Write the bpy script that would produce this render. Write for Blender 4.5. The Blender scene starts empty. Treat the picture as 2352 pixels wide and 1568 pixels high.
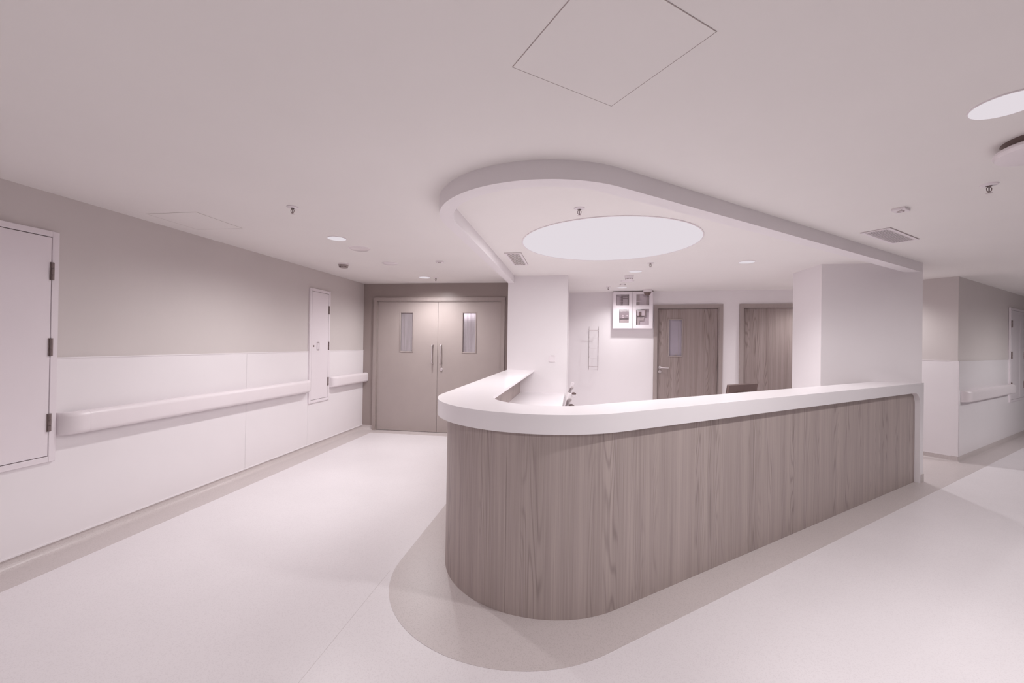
import bpy, bmesh, math, random
from mathutils import Vector, Matrix
random.seed(7)
C = bpy.context.scene.collection
sc = bpy.context.scene

# ------------------------------------------------------------------ place
H = 2.36                      # ceiling height
XL = -3.388                   # left wall
YD = 6.23                     # wall of the double door
A = math.radians(38.95)       # direction of the counter front and right corridor
CA, SA = math.cos(A), math.sin(A)
U = Vector((CA, SA)); N = Vector((SA, -CA))
def un(u, n): return (u * CA + n * SA, u * SA - n * CA)
NC = -1.63                    # right corridor wall
YP = 5.60                     # face of the pillar block
PX0, PX1 = -0.913, -0.095     # pillar block
QX0, QX1, QY0, QY1 = 2.725, 3.72, 5.045, 5.65   # free pier at the end of the counter
CX, CY = 4.824, 6.0           # corridor corner
BK = -0.093                   # back wall: y = 7.499 + BK * x
def back(x): return 7.499 + BK * x
TB = math.atan(BK)

# ------------------------------------------------------------------ materials
def principled(name, col, rough=0.5, metal=0.0, spec=0.5):
    m = bpy.data.materials.new(name); m.use_nodes = True
    nt = m.node_tree; b = nt.nodes['Principled BSDF']
    b.inputs['Base Color'].default_value = (*col, 1)
    b.inputs['Roughness'].default_value = rough
    b.inputs['Metallic'].default_value = metal
    b.inputs['Specular IOR Level'].default_value = spec
    return m, nt, b

def mat(name, col, rough=0.5, metal=0.0, spec=0.5, var=0.03, scale=6.0, bump=0.0, bscale=200.0, stretch=None):
    """plain surface with slight procedural unevenness"""
    m, nt, b = principled(name, col, rough, metal, spec)
    tc = nt.nodes.new('ShaderNodeTexCoord')
    src = tc.outputs['Object']
    if stretch:
        mp = nt.nodes.new('ShaderNodeMapping'); mp.inputs['Scale'].default_value = stretch
        nt.links.new(src, mp.inputs['Vector']); src = mp.outputs['Vector']
    no = nt.nodes.new('ShaderNodeTexNoise'); no.inputs['Scale'].default_value = scale; no.inputs['Detail'].default_value = 4
    nt.links.new(src, no.inputs['Vector'])
    cr = nt.nodes.new('ShaderNodeValToRGB')
    cr.color_ramp.elements[0].position = 0.3; cr.color_ramp.elements[1].position = 0.7
    cr.color_ramp.elements[0].color = tuple(c * (1 - var) for c in col) + (1,)
    cr.color_ramp.elements[1].color = tuple(min(1, c * (1 + var)) for c in col) + (1,)
    nt.links.new(no.outputs['Fac'], cr.inputs['Fac']); nt.links.new(cr.outputs['Color'], b.inputs['Base Color'])
    if bump:
        n2 = nt.nodes.new('ShaderNodeTexNoise'); n2.inputs['Scale'].default_value = bscale
        nt.links.new(tc.outputs['Object'], n2.inputs['Vector'])
        bp = nt.nodes.new('ShaderNodeBump'); bp.inputs['Strength'].default_value = bump; bp.inputs['Distance'].default_value = 0.002
        nt.links.new(n2.outputs['Fac'], bp.inputs['Height']); nt.links.new(bp.outputs['Normal'], b.inputs['Normal'])
    return m

def vinyl(name, col, speck, amount=0.35, rough=0.35, seams=False):
    """speckled sheet vinyl, optional welded seam lines"""
    m, nt, b = principled(name, col, rough, 0, 0.4)
    tc = nt.nodes.new('ShaderNodeTexCoord')
    vo = nt.nodes.new('ShaderNodeTexVoronoi'); vo.inputs['Scale'].default_value = 260
    nt.links.new(tc.outputs['Object'], vo.inputs['Vector'])
    sx = nt.nodes.new('ShaderNodeSeparateXYZ'); nt.links.new(vo.outputs['Color'], sx.inputs['Vector'])
    gt = nt.nodes.new('ShaderNodeMath'); gt.operation = 'GREATER_THAN'; gt.inputs[1].default_value = 0.78
    nt.links.new(sx.outputs['X'], gt.inputs[0])
    ml = nt.nodes.new('ShaderNodeMath'); ml.operation = 'MULTIPLY'; ml.inputs[1].default_value = amount
    nt.links.new(gt.outputs[0], ml.inputs[0])
    no = nt.nodes.new('ShaderNodeTexNoise'); no.inputs['Scale'].default_value = 1.6; no.inputs['Detail'].default_value = 5
    nt.links.new(tc.outputs['Object'], no.inputs['Vector'])
    cr = nt.nodes.new('ShaderNodeValToRGB')
    cr.color_ramp.elements[0].position = 0.35; cr.color_ramp.elements[1].position = 0.65
    cr.color_ramp.elements[0].color = tuple(c * 0.965 for c in col) + (1,)
    cr.color_ramp.elements[1].color = (*col, 1)
    nt.links.new(no.outputs['Fac'], cr.inputs['Fac'])
    mx = nt.nodes.new('ShaderNodeMix'); mx.data_type = 'RGBA'
    nt.links.new(ml.outputs[0], mx.inputs['Factor']); nt.links.new(cr.outputs['Color'], mx.inputs['A'])
    mx.inputs['B'].default_value = (*speck, 1)
    out = mx.outputs['Result']
    if seams:
        sp = nt.nodes.new('ShaderNodeSeparateXYZ'); nt.links.new(tc.outputs['Object'], sp.inputs['Vector'])
        a = nt.nodes.new('ShaderNodeMath'); a.operation = 'SUBTRACT'; a.inputs[1].default_value = -1.112
        nt.links.new(sp.outputs['X'], a.inputs[0])
        c = nt.nodes.new('ShaderNodeMath'); c.operation = 'ABSOLUTE'; nt.links.new(a.outputs[0], c.inputs[0])
        d = nt.nodes.new('ShaderNodeMath'); d.operation = 'LESS_THAN'; d.inputs[1].default_value = 0.0016
        nt.links.new(c.outputs[0], d.inputs[0])
        e = nt.nodes.new('ShaderNodeMath'); e.operation = 'LESS_THAN'; e.inputs[1].default_value = 2.42
        nt.links.new(sp.outputs['Y'], e.inputs[0])
        f = nt.nodes.new('ShaderNodeMath'); f.operation = 'MULTIPLY'
        nt.links.new(d.outputs[0], f.inputs[0]); nt.links.new(e.outputs[0], f.inputs[1])
        g = nt.nodes.new('ShaderNodeMath'); g.operation = 'MULTIPLY'; g.inputs[1].default_value = 0.45
        nt.links.new(f.outputs[0], g.inputs[0])
        m2 = nt.nodes.new('ShaderNodeMix'); m2.data_type = 'RGBA'
        nt.links.new(g.outputs[0], m2.inputs['Factor']); nt.links.new(out, m2.inputs['A'])
        m2.inputs['B'].default_value = (0.42, 0.37, 0.37, 1); out = m2.outputs['Result']
    nt.links.new(out, b.inputs['Base Color'])
    bp = nt.nodes.new('ShaderNodeBump'); bp.inputs['Strength'].default_value = 0.03
    nt.links.new(no.outputs['Fac'], bp.inputs['Height']); nt.links.new(bp.outputs['Normal'], b.inputs['Normal'])
    return m

def wood(name, dark, light, seam_xy=(), rough=0.5, off=0.0):
    """grey-brown vertical-grain laminate: fine streaks plus flame figure"""
    m, nt, b = principled(name, light, rough, 0, 0.3)
    tc = nt.nodes.new('ShaderNodeTexCoord')
    def mapped(s, loc=(0, 0, 0)):
        mp = nt.nodes.new('ShaderNodeMapping'); mp.inputs['Scale'].default_value = s
        mp.inputs['Location'].default_value = loc
        nt.links.new(tc.outputs['Object'], mp.inputs['Vector']); return mp.outputs['Vector']
    # flame figure: contour lines of a noise stretched along z
    n1 = nt.nodes.new('ShaderNodeTexNoise'); n1.inputs['Scale'].default_value = 1.0; n1.inputs['Detail'].default_value = 1.5
    nt.links.new(mapped((6.0, 6.0, 0.42), (off, off, off)), n1.inputs['Vector'])
    k = nt.nodes.new('ShaderNodeMath'); k.operation = 'MULTIPLY'; k.inputs[1].default_value = 190
    nt.links.new(n1.outputs['Fac'], k.inputs[0])
    s = nt.nodes.new('ShaderNodeMath'); s.operation = 'SINE'; nt.links.new(k.outputs[0], s.inputs[0])
    r1 = nt.nodes.new('ShaderNodeMapRange'); r1.inputs['From Min'].default_value = -1; r1.inputs['From Max'].default_value = 1
    nt.links.new(s.outputs[0], r1.inputs['Value'])
    pw = nt.nodes.new('ShaderNodeMath'); pw.operation = 'POWER'; pw.inputs[1].default_value = 4.0
    nt.links.new(r1.outputs['Result'], pw.inputs[0])
    mk = nt.nodes.new('ShaderNodeTexNoise'); mk.inputs['Scale'].default_value = 1.0; mk.inputs['Detail'].default_value = 1
    nt.links.new(mapped((8, 8, 0.25), (off + 7, 2, 1)), mk.inputs['Vector'])
    mr = nt.nodes.new('ShaderNodeMapRange'); mr.inputs['From Min'].default_value = 0.45; mr.inputs['From Max'].default_value = 0.62
    nt.links.new(mk.outputs['Fac'], mr.inputs['Value'])
    ln = nt.nodes.new('ShaderNodeMath'); ln.operation = 'MULTIPLY'
    nt.links.new(pw.outputs[0], ln.inputs[0]); nt.links.new(mr.outputs['Result'], ln.inputs[1])
    # fine vertical streaks
    n2 = nt.nodes.new('ShaderNodeTexNoise'); n2.inputs['Scale'].default_value = 1.0; n2.inputs['Detail'].default_value = 6; n2.inputs['Roughness'].default_value = 0.65
    nt.links.new(mapped((110, 110, 1.2), (off, 0, 0)), n2.inputs['Vector'])
    # broad tone bands
    n3 = nt.nodes.new('ShaderNodeTexNoise'); n3.inputs['Scale'].default_value = 1.0; n3.inputs['Detail'].default_value = 2
    nt.links.new(mapped((14, 14, 0.35), (off, 3, 0)), n3.inputs['Vector'])
    def comb(a, wa, bb, wb):
        x = nt.nodes.new('ShaderNodeMath'); x.operation = 'MULTIPLY'; x.inputs[1].default_value = wa; nt.links.new(a, x.inputs[0])
        y = nt.nodes.new('ShaderNodeMath'); y.operation = 'MULTIPLY_ADD'; y.inputs[1].default_value = wb
        nt.links.new(bb, y.inputs[0]); nt.links.new(x.outputs[0], y.inputs[2]); return y.outputs[0]
    v = comb(ln.outputs[0], -0.24, n2.outputs['Fac'], 0.60)
    v = comb(v, 1.0, n3.outputs['Fac'], 0.36)
    cr = nt.nodes.new('ShaderNodeValToRGB')
    cr.color_ramp.elements[0].position = 0.18; cr.color_ramp.elements[0].color = (*dark, 1)
    cr.color_ramp.elements[1].position = 0.66; cr.color_ramp.elements[1].color = (*light, 1)
    nt.links.new(v, cr.inputs['Fac']); nt.links.new(cr.outputs['Color'], b.inputs['Base Color'])
    bp = nt.nodes.new('ShaderNodeBump'); bp.inputs['Strength'].default_value = 0.08; bp.inputs['Distance'].default_value = 0.002
    nt.links.new(n2.outputs['Fac'], bp.inputs['Height']); nt.links.new(bp.outputs['Normal'], b.inputs['Normal'])
    return m

def glow(name, col, strength):
    m = bpy.data.materials.new(name); m.use_nodes = True
    nt = m.node_tree; nt.nodes.clear()
    e = nt.nodes.new('ShaderNodeEmission'); e.inputs['Color'].default_value = (*col, 1); e.inputs['Strength'].default_value = strength
    o = nt.nodes.new('ShaderNodeOutputMaterial'); nt.links.new(e.outputs[0], o.inputs['Surface'])
    return m

M = dict(
    ceiling=mat('ceiling paint', (0.81, 0.782, 0.768), 0.75, spec=0.2, var=0.012, scale=1.5),
    grey=mat('grey wall paint', (0.63, 0.585, 0.575), 0.6, spec=0.3, var=0.015, scale=2, bump=0.05),
    white=mat('white wall paint', (0.80, 0.765, 0.78), 0.6, spec=0.3, var=0.01, scale=2, bump=0.05),
    sheet=mat('white wall sheet', (0.82, 0.785, 0.805), 0.35, spec=0.4, var=0.008, scale=3),
    floor=vinyl('pale speckled vinyl', (0.80, 0.765, 0.785), (0.66, 0.62, 0.64), 0.35, seams=True),
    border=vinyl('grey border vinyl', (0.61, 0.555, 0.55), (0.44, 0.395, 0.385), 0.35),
    wood=wood('counter laminate', (0.275, 0.225, 0.213), (0.48, 0.405, 0.383)),
    doorwood=wood('door laminate', (0.20, 0.155, 0.145), (0.38, 0.315, 0.30), off=4.3),
    frame=mat('taupe frame', (0.36, 0.305, 0.29), 0.4, var=0.03, scale=30, stretch=(1, 1, 0.05)),
    brownwall=mat('brown wall lining', (0.33, 0.275, 0.26), 0.35, var=0.02, scale=4),
    browndoor=mat('taupe door', (0.39, 0.335, 0.32), 0.38, var=0.02, scale=4),
    solid=mat('white solid surface', (0.84, 0.805, 0.825), 0.3, spec=0.45, var=0.006, scale=4),
    enamel=mat('white enamel', (0.80, 0.745, 0.78), 0.3, spec=0.4, var=0.006, scale=4),
    plastic=mat('white plastic', (0.80, 0.745, 0.77), 0.35, var=0.008, scale=9),
    greyplastic=mat('grey plastic', (0.36, 0.30, 0.29), 0.45, var=0.03, scale=20),
    unseen=mat('darkened unseen wall', (0.22, 0.205, 0.20), 0.7),  # for walls out of view, darkened to cut bounce light
    dark=mat('dark plastic', (0.155, 0.108, 0.10), 0.45, spec=0.25, var=0.05, scale=12),
    line=mat('dark joint', (0.16, 0.115, 0.11), 0.7, var=0.05),
    hinge=mat('brown steel hinge', (0.25, 0.195, 0.19), 0.4, metal=0.4, var=0.08, scale=50),
    steel=mat('brushed steel', (0.70, 0.64, 0.65), 0.32, metal=0.75, var=0.05, scale=60, stretch=(1, 1, 0.1)),
    glossy=mat('gloss white disc', (0.76, 0.70, 0.71), 0.12, var=0.006, scale=9),
    trim=mat('steel grey wire', (0.44, 0.38, 0.39), 0.35, metal=0.7, var=0.05, scale=40),
    pipe=mat('pipe grey', (0.30, 0.25, 0.26), 0.35, metal=0.5, var=0.1, scale=30),
    board=mat('speckled grey board', (0.38, 0.33, 0.35), 0.5, var=0.35, scale=300),
    glow=glow('lamp diffuser', (0.62, 0.567, 0.605), 1.0),
    strong=glow('glow box face', (0.95, 0.86, 0.92), 2.2),  # emission of the box added behind the right vision pane
    frost=mat('frosted bluish pane', (0.36, 0.32, 0.37), 0.2, var=0.03, scale=3),
)
def glassmat():
    m, nt, b = principled('clear pane', (0.93, 0.90, 0.92), 0.03)
    b.inputs['Transmission Weight'].default_value = 1.0; b.inputs['IOR'].default_value = 1.3
    tr = nt.nodes.new('ShaderNodeBsdfTransparent'); tr.inputs['Color'].default_value = (0.95, 0.93, 0.94, 1)
    gl = nt.nodes.new('ShaderNodeBsdfGlossy'); gl.inputs['Roughness'].default_value = 0.05
    mx = nt.nodes.new('ShaderNodeMixShader')
    mx.inputs[0].default_value = 0.06; nt.links.new(tr.outputs[0], mx.inputs[1]); nt.links.new(gl.outputs[0], mx.inputs[2])
    nt.links.new(mx.outputs[0], nt.nodes['Material Output'].inputs['Surface'])
    return m
M['glass'] = glassmat()
def vision():
    """wired, slightly obscured vision pane: rough transmission with vertical smears"""
    m, nt, b = principled('obscured vision pane', (0.86, 0.80, 0.85), 0.22)
    b.inputs['Transmission Weight'].default_value = 0.75; b.inputs['IOR'].default_value = 1.35
    tc = nt.nodes.new('ShaderNodeTexCoord'); mp = nt.nodes.new('ShaderNodeMapping'); mp.inputs['Scale'].default_value = (40, 40, 2)
    no = nt.nodes.new('ShaderNodeTexNoise'); no.inputs['Scale'].default_value = 1; no.inputs['Detail'].default_value = 4
    nt.links.new(tc.outputs['Object'], mp.inputs['Vector']); nt.links.new(mp.outputs['Vector'], no.inputs['Vector'])
    cr = nt.nodes.new('ShaderNodeValToRGB')
    cr.color_ramp.elements[0].position = 0.35; cr.color_ramp.elements[0].color = (0.66, 0.60, 0.64, 1)
    cr.color_ramp.elements[1].position = 0.65; cr.color_ramp.elements[1].color = (0.90, 0.84, 0.89, 1)
    nt.links.new(no.outputs['Fac'], cr.inputs['Fac']); nt.links.new(cr.outputs['Color'], b.inputs['Base Color'])
    return m
M['vision'] = vision()

# ------------------------------------------------------------------ mesh building
class MB:
    def __init__(s): s.bm = bmesh.new()
    def box(s, x0, y0, z0, x1, y1, z1, bev=0.0, seg=2):
        r = bmesh.ops.create_cube(s.bm, size=1.0)
        for v in r['verts']:
            v.co = Vector(((x0 + x1) / 2 + v.co.x * (x1 - x0), (y0 + y1) / 2 + v.co.y * (y1 - y0), (z0 + z1) / 2 + v.co.z * (z1 - z0)))
        if bev:
            es = list({e for v in r['verts'] for e in v.link_edges})
            bmesh.ops.bevel(s.bm, geom=es, offset=bev, segments=seg, affect='EDGES', profile=0.5)
        return s
    def prism(s, poly, z0, z1, bev=0.0, seg=2):
        """poly in xy, counter-clockwise, extruded z0..z1; bev rounds top and bottom rims"""
        n = len(poly)
        lo = [s.bm.verts.new((p[0], p[1], z0)) for p in poly]; hi = [s.bm.verts.new((p[0], p[1], z1)) for p in poly]
        f1 = s.bm.faces.new(list(reversed(lo))); f2 = s.bm.faces.new(hi)
        for i in range(n):
            j = (i + 1) % n; s.bm.faces.new((lo[i], lo[j], hi[j], hi[i]))
        if bev:
            es = list(f1.edges) + list(f2.edges)
            bmesh.ops.bevel(s.bm, geom=es, offset=bev, segments=seg, affect='EDGES', profile=0.5)
        return s
    def strip(s, pa, pb, z0, z1):
        """band between two polylines with equally many points"""
        n = len(pa)
        q = [[s.bm.verts.new((p[0], p[1], z)) for p in pl] for pl in (pa, pb) for z in (z0, z1)]
        alo, ahi, blo, bhi = q
        for i in range(n - 1):
            s.bm.faces.new((ahi[i], ahi[i+1], bhi[i+1], bhi[i])); s.bm.faces.new((alo[i+1], alo[i], blo[i], blo[i+1]))
            s.bm.faces.new((alo[i], alo[i+1], ahi[i+1], ahi[i])); s.bm.faces.new((blo[i+1], blo[i], bhi[i], bhi[i+1]))
        s.bm.faces.new((alo[0], ahi[0], bhi[0], blo[0])); s.bm.faces.new((ahi[-1], alo[-1], blo[-1], bhi[-1]))
        return s
    def lathe(s, prof, c=(0, 0, 0), seg=40, axis='Z'):
        """prof: list of (r, h) revolved about the axis through c"""
        rings = []
        for r, h in prof:
            if r < 1e-6:
                p = (0, 0, h); rings.append([s.bm.verts.new(s._ax(p, c, axis))])
            else:
                rings.append([s.bm.verts.new(s._ax((r * math.cos(2 * math.pi * k / seg), r * math.sin(2 * math.pi * k / seg), h), c, axis)) for k in range(seg)])
        for a, b in zip(rings, rings[1:]):
            for k in range(seg):
                k2 = (k + 1) % seg
                if len(a) == 1 and len(b) > 1: s.bm.faces.new((a[0], b[k2], b[k]))
                elif len(b) == 1 and len(a) > 1: s.bm.faces.new((a[k], a[k2], b[0]))
                elif len(a) > 1: s.bm.faces.new((a[k], a[k2], b[k2], b[k]))
        return s
    @staticmethod
    def _ax(p, c, axis):
        x, y, z = p
        if axis == 'Y': x, y, z = x, -z, y
        if axis == 'X': x, y, z = z, y, -x
        return (x + c[0], y + c[1], z + c[2])
    def tube(s, pts, r, seg=12):
        pts = [Vector(p) for p in pts]; rings = []
        t0 = (pts[1] - pts[0]).normalized()
        up = Vector((0, 0, 1)) if abs(t0.z) < 0.9 else Vector((1, 0, 0))
        nrm = (up - t0 * up.dot(t0)).normalized()
        for i, p in enumerate(pts):
            if i == 0: t = t0
            elif i == len(pts) - 1: t = (pts[-1] - pts[-2]).normalized()
            else: t = ((pts[i+1] - p).normalized() + (p - pts[i-1]).normalized()).normalized()
            nrm = (nrm - t * nrm.dot(t)).normalized(); bn = t.cross(nrm)
            rings.append([s.bm.verts.new(p + (nrm * math.cos(2*math.pi*k/seg) + bn * math.sin(2*math.pi*k/seg)) * r) for k in range(seg)])
        for a, b in zip(rings, rings[1:]):
            for k in range(seg): s.bm.faces.new((a[k], a[(k+1) % seg], b[(k+1) % seg], b[k]))
        s.bm.faces.new(list(reversed(rings[0]))); s.bm.faces.new(rings[-1])
        return s
    def profile(s, prof, path, close=False):
        """prof: (d, z) swept along path of (x, y, dx, dy) where d runs along (dx, dy)"""
        rows = [[s.bm.verts.new((x + dx * d, y + dy * d, z)) for d, z in prof] for x, y, dx, dy in path]
        for a, b in zip(rows, rows[1:]):
            for k in range(len(prof) - 1): s.bm.faces.new((a[k], b[k], b[k+1], a[k+1]))
            if close: s.bm.faces.new((a[-1], b[-1], b[0], a[0]))
        if close:
            s.bm.faces.new(list(reversed(rows[0]))); s.bm.faces.new(rows[-1])
        return s
    def done(s, name, material, parent=None, loc=None, smooth=False, angle=35, off=None):
        bm = s.bm
        if off is not None:
            for v in bm.verts: v.co = off @ v.co
        bmesh.ops.remove_doubles(bm, verts=bm.verts, dist=1e-6)
        bmesh.ops.recalc_face_normals(bm, faces=bm.faces)
        me = bpy.data.meshes.new(name); 
        if smooth:
            for f in bm.faces: f.smooth = True
            for e in bm.edges:
                e.smooth = (len(e.link_faces) == 2 and e.calc_face_angle(0) < math.radians(angle))
        bm.to_mesh(me); bm.free()
        me.materials.append(material)
        o = bpy.data.objects.new(name, me); C.objects.link(o)
        if parent is not None: o.parent = parent
        if loc is not None: o.location = loc
        return o

def tag(o, label, cat, group=None, kind=None):
    o['label'] = label; o['category'] = cat
    if group: o['group'] = group
    if kind: o['kind'] = kind
    return o
def thing(name, label, cat, loc=(0, 0, 0), rotz=0.0, group=None, kind=None):
    o = bpy.data.objects.new(name, None); C.objects.link(o)
    o.empty_display_size = 0.05
    o.location = loc; o.rotation_euler = (0, 0, rotz)
    return tag(o, label, cat, group, kind)
def struct(o, label, cat): return tag(o, label, cat, kind='structure')
def kids(o): return [c for c in bpy.data.objects if c.parent == o]
def dup(root, loc, rotz=None, label=None, group=None):
    def cp(o, par):
        c = o.copy(); C.objects.link(c)
        if par is not None: c.parent = par
        for k in kids_of[o.name]: cp(k, c)
        return c
    kids_of = {}
    for o in list(bpy.data.objects): kids_of.setdefault(o.name, [])
    for o in list(bpy.data.objects):
        if o.parent: kids_of[o.parent.name].append(o)
    r = cp(root, None); r.location = loc
    if rotz is not None: r.rotation_euler = (0, 0, rotz)
    if label: r['label'] = label
    if group: r['group'] = group
    return r

def vpath(x0, n0, r, yend, uend, seg=40):
    """outline of the counter shape: down the left arm x = x0, round the nose, along n = n0"""
    y0 = (SA * x0 - n0) / CA
    tl = r / math.tan((math.pi / 2 - A) / 2)
    c = Vector((x0 + r, y0 + tl))
    pts = [(x0, yend)]
    a0, a1 = math.pi, 1.5 * math.pi + A
    for k in range(seg + 1):
        t = a0 + (a1 - a0) * k / seg
        pts.append((c.x + r * math.cos(t), c.y + r * math.sin(t)))
    pts.append(un(uend, n0))
    return pts

# ================================================================== SETTING
OUT = [(-3.5, -2.4), (-0.2, -2.4), un(16, 1.6), un(16, -1.9), (4.2, 8.2), (-0.05, 8.2), (-0.05, 9.4), (-3.5, 9.4)]
fl = MB().prism(OUT, -0.1, 0.0).done('floor', M['floor'])
struct(fl, 'pale speckled vinyl floor of the ward corridor', 'floor')
ce = MB().prism(OUT, H, H + 0.1).done('ceiling', M['ceiling'])
struct(ce, 'flat off-white painted ceiling over the whole ward', 'ceiling')
wl = MB().box(XL - 0.12, -2.4, 0, XL, 9.4, H).done('wall_left', M['grey'])
struct(wl, 'long grey-painted corridor wall on the left above the white sheet', 'wall')
# wall round the double door (opening -3.2 .. -1.055, 2.13 high)
w = MB().box(XL, YD, 0, -3.2, YD + 0.12, H).box(-1.055, YD, 0, PX0, YD + 0.12, H).box(-3.2, YD, 2.13, -1.055, YD + 0.12, H)
struct(w.done('wall_end', M['brownwall']), 'dark brown wall lining around the closed double door', 'wall')
# corridor beyond the double door
w = MB().box(XL, 9.2, 0, PX0, 9.3, H)
struct(w.done('wall_far', M['white']), 'pale wall seen dimly through the vision panes of the double door', 'wall')
w = MB().box(PX0, YP, 0, PX1, back(PX1), H).box(PX0, back(PX0) + .1, 0, PX0 + 0.1, 9.3, H)
struct(w.done('wall_pillar', M['white']), 'white square pillar where the left arm of the counter ends', 'wall')
# rear wall of the station with two door openings
def bw(x): return (x, back(x))
def backbox(mb, xa, xb, z0, z1, t=0.12):
    p = [bw(xa), bw(xb), (bw(xb)[0], bw(xb)[1] + t), (bw(xa)[0], bw(xa)[1] + t)]
    return mb.prism(p, z0, z1)
w = MB()
backbox(w, PX1, 1.356, 0, H); backbox(w, 2.442, 2.69, 0, H); backbox(w, 3.776, 3.9, 0, H)
backbox(w, 1.356, 2.442, 2.13, H); backbox(w, 2.69, 3.776, 2.13, H)
struct(w.done('wall_back', M['white']), 'white rear wall of the nurse station behind the counter', 'wall')
w = MB().box(QX0, QY0, 0, QX1, QY1, H)
struct(w.done('wall_pier', M['white']), 'free white pier rising at the right end of the counter', 'wall')
# right corridor wall and the short passage wall at its corner
L1 = 1.75
pc = (CX - SA * L1, CY + CA * L1)
w = MB().prism([(CX, CY), un(16, NC), un(16, NC - 0.1), (CX + 0.2 , CY + 0.55)], 0, H)
struct(w.done('wall_right', M['grey']), 'grey corridor wall running away at the right edge', 'wall')
w = MB().prism([(CX, CY), (CX + 0.12 * CA, CY + 0.12 * SA), (pc[0] + 0.12 * CA, pc[1] + 0.12 * SA), pc], 0, H)
struct(w.done('wall_passage', M['grey']), 'short grey wall between the pier and the corridor corner', 'wall')
w = MB().box(-3.5, -2.5, 0, -0.2, -2.4, H)
struct(w.done('wall_front', M['unseen']), 'unseen wall behind the camera, darkened to cut bounce light', 'wall')
w = MB().prism([(-0.2, -2.4), (-0.1, -2.5), un(16, 1.75), un(16, 1.6)], 0, H)
struct(w.done('wall_opposite', M['unseen']), 'unseen wall on the near side of the right corridor, darkened to cut bounce light', 'wall')
w = MB().prism([un(15.9, -1.63), un(15.9, 1.6), un(16, 1.6), un(16, -1.63)], 0, H)
struct(w.done('wall_corridor_end', M['unseen']), 'far end wall of the right corridor', 'wall')

# white protective sheet on the left wall, in three lengths, and on the right corner
WZ0, WZ1, WT = 0.0735, 1.2826, 0.006
w = MB()
for y0, y1 in ((-2.4, 3.829), (3.831, 4.8345), (4.8365, YD)):
    w.box(XL, y0, WZ0, XL + WT, y1, WZ1, 0.0015, 1)
w.box(XL, -2.4, WZ1 - 0.004, XL + 0.010, YD, WZ1 + 0.004); w.box(XL, -2.4, WZ0 - 0.006, XL + 0.012, YD, WZ0 + 0.004)
struct(w.done('trim_1', M['sheet']), 'white protective wall sheet along the lower left wall', 'wall panel')
w = MB()
def nbox(mb, u0, u1, n0, n1, z0, z1): 
    return mb.prism([un(u0, n1), un(u0, n0), un(u1, n0), un(u1, n1)][::-1], z0, z1)
UC = CX * CA + CY * SA
nbox(w, UC, 15.9, NC, NC + WT, WZ0, WZ1)
nbox(w, UC - WT, UC, NC - L1 + 0.2, NC + WT, WZ0, WZ1)
nbox(w, UC - WT - 0.004, UC, NC - L1 + 0.2, NC - 0.055, WZ1 - 0.002, WZ1 + 0.002)
nbox(w, UC - WT - 0.004, UC, NC - L1 + 0.2, NC - 0.06, WZ0 - 0.006, WZ0 + 0.006)
struct(w.done('trim_2', M['sheet']), 'white protective wall sheet along the lower right corridor wall', 'wall panel')
w = MB()
nbox(w, UC - WT - 0.004, UC - WT, NC - 0.055, NC + WT + 0.004, WZ0, WZ1)
nbox(w, UC - WT - 0.004, UC + 0.055, NC + WT, NC + WT + 0.004, WZ0, WZ1)
struct(w.done('trim_3', M['sheet']), 'white corner guard on the right corridor corner', 'corner guard')

# coved beige skirting with its floor border
def cove(depth, zt=WZ0, r=0.05):
    p = [(0, zt)]
    p.append((0.004, zt))
    for k in range(9):
        t = math.pi + (math.pi / 2) * k / 8
        p.append((0.004 + r + r * math.cos(t), r + 0.0015 + r * math.sin(t)))
    p += [(depth, 0.0015), (depth, 0.0)]
    return p
w = MB().profile(cove(0.262), [(XL, -2.4, 1, 0), (XL, YD, 1, 0)])
struct(w.done('baseboard_left', M['border'], smooth=True), 'coved grey-beige skirting and floor border along the left wall', 'skirting')
w = MB().profile(cove(0.03), [(XL, YD, 0, -1), (-3.2, YD, 0, -1)]).box(XL + 0.26, YD - 0.205, 0, PX0, YD, 0.0015)
struct(w.done('baseboard_end', M['border'], smooth=True), 'grey-beige skirting and threshold border at the double door', 'skirting')
ns = -1.403
cp = [(0, WZ0), (0.008, WZ0), (0.0095, 0.030)] + [(0.0295 + 0.020 * math.cos(math.pi + math.pi / 2 * k / 6), 0.0215 + 0.020 * math.sin(math.pi + math.pi / 2 * k / 6)) for k in range(7)] + [(0.0295, 0)]
path = [(*un(UC, NC - L1), -CA, -SA)]
for k in range(13):
    t = A + math.pi + math.pi / 2 * k / 12
    path.append((*un(UC, NC), math.cos(t), math.sin(t)))
path.append((*un(15.9, NC), SA, -CA))
w = MB().profile(cp, path)
nbox(w, UC + 0.0025, 15.9, NC, ns, 0.0, 0.0015)
struct(w.done('baseboard_right', M['border'], smooth=True), 'coved grey-beige skirting along the right corridor wall', 'skirting')
# border round the counter foot and across the passage
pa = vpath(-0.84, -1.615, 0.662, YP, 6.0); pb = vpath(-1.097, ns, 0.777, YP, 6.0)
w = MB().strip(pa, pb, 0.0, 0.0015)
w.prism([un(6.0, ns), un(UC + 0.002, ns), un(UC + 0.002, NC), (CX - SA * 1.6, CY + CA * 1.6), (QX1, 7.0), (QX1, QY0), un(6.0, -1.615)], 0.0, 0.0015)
struct(w.done('trim_4', M['border']), 'grey floor border following the foot of the counter', 'floor border')

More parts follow.
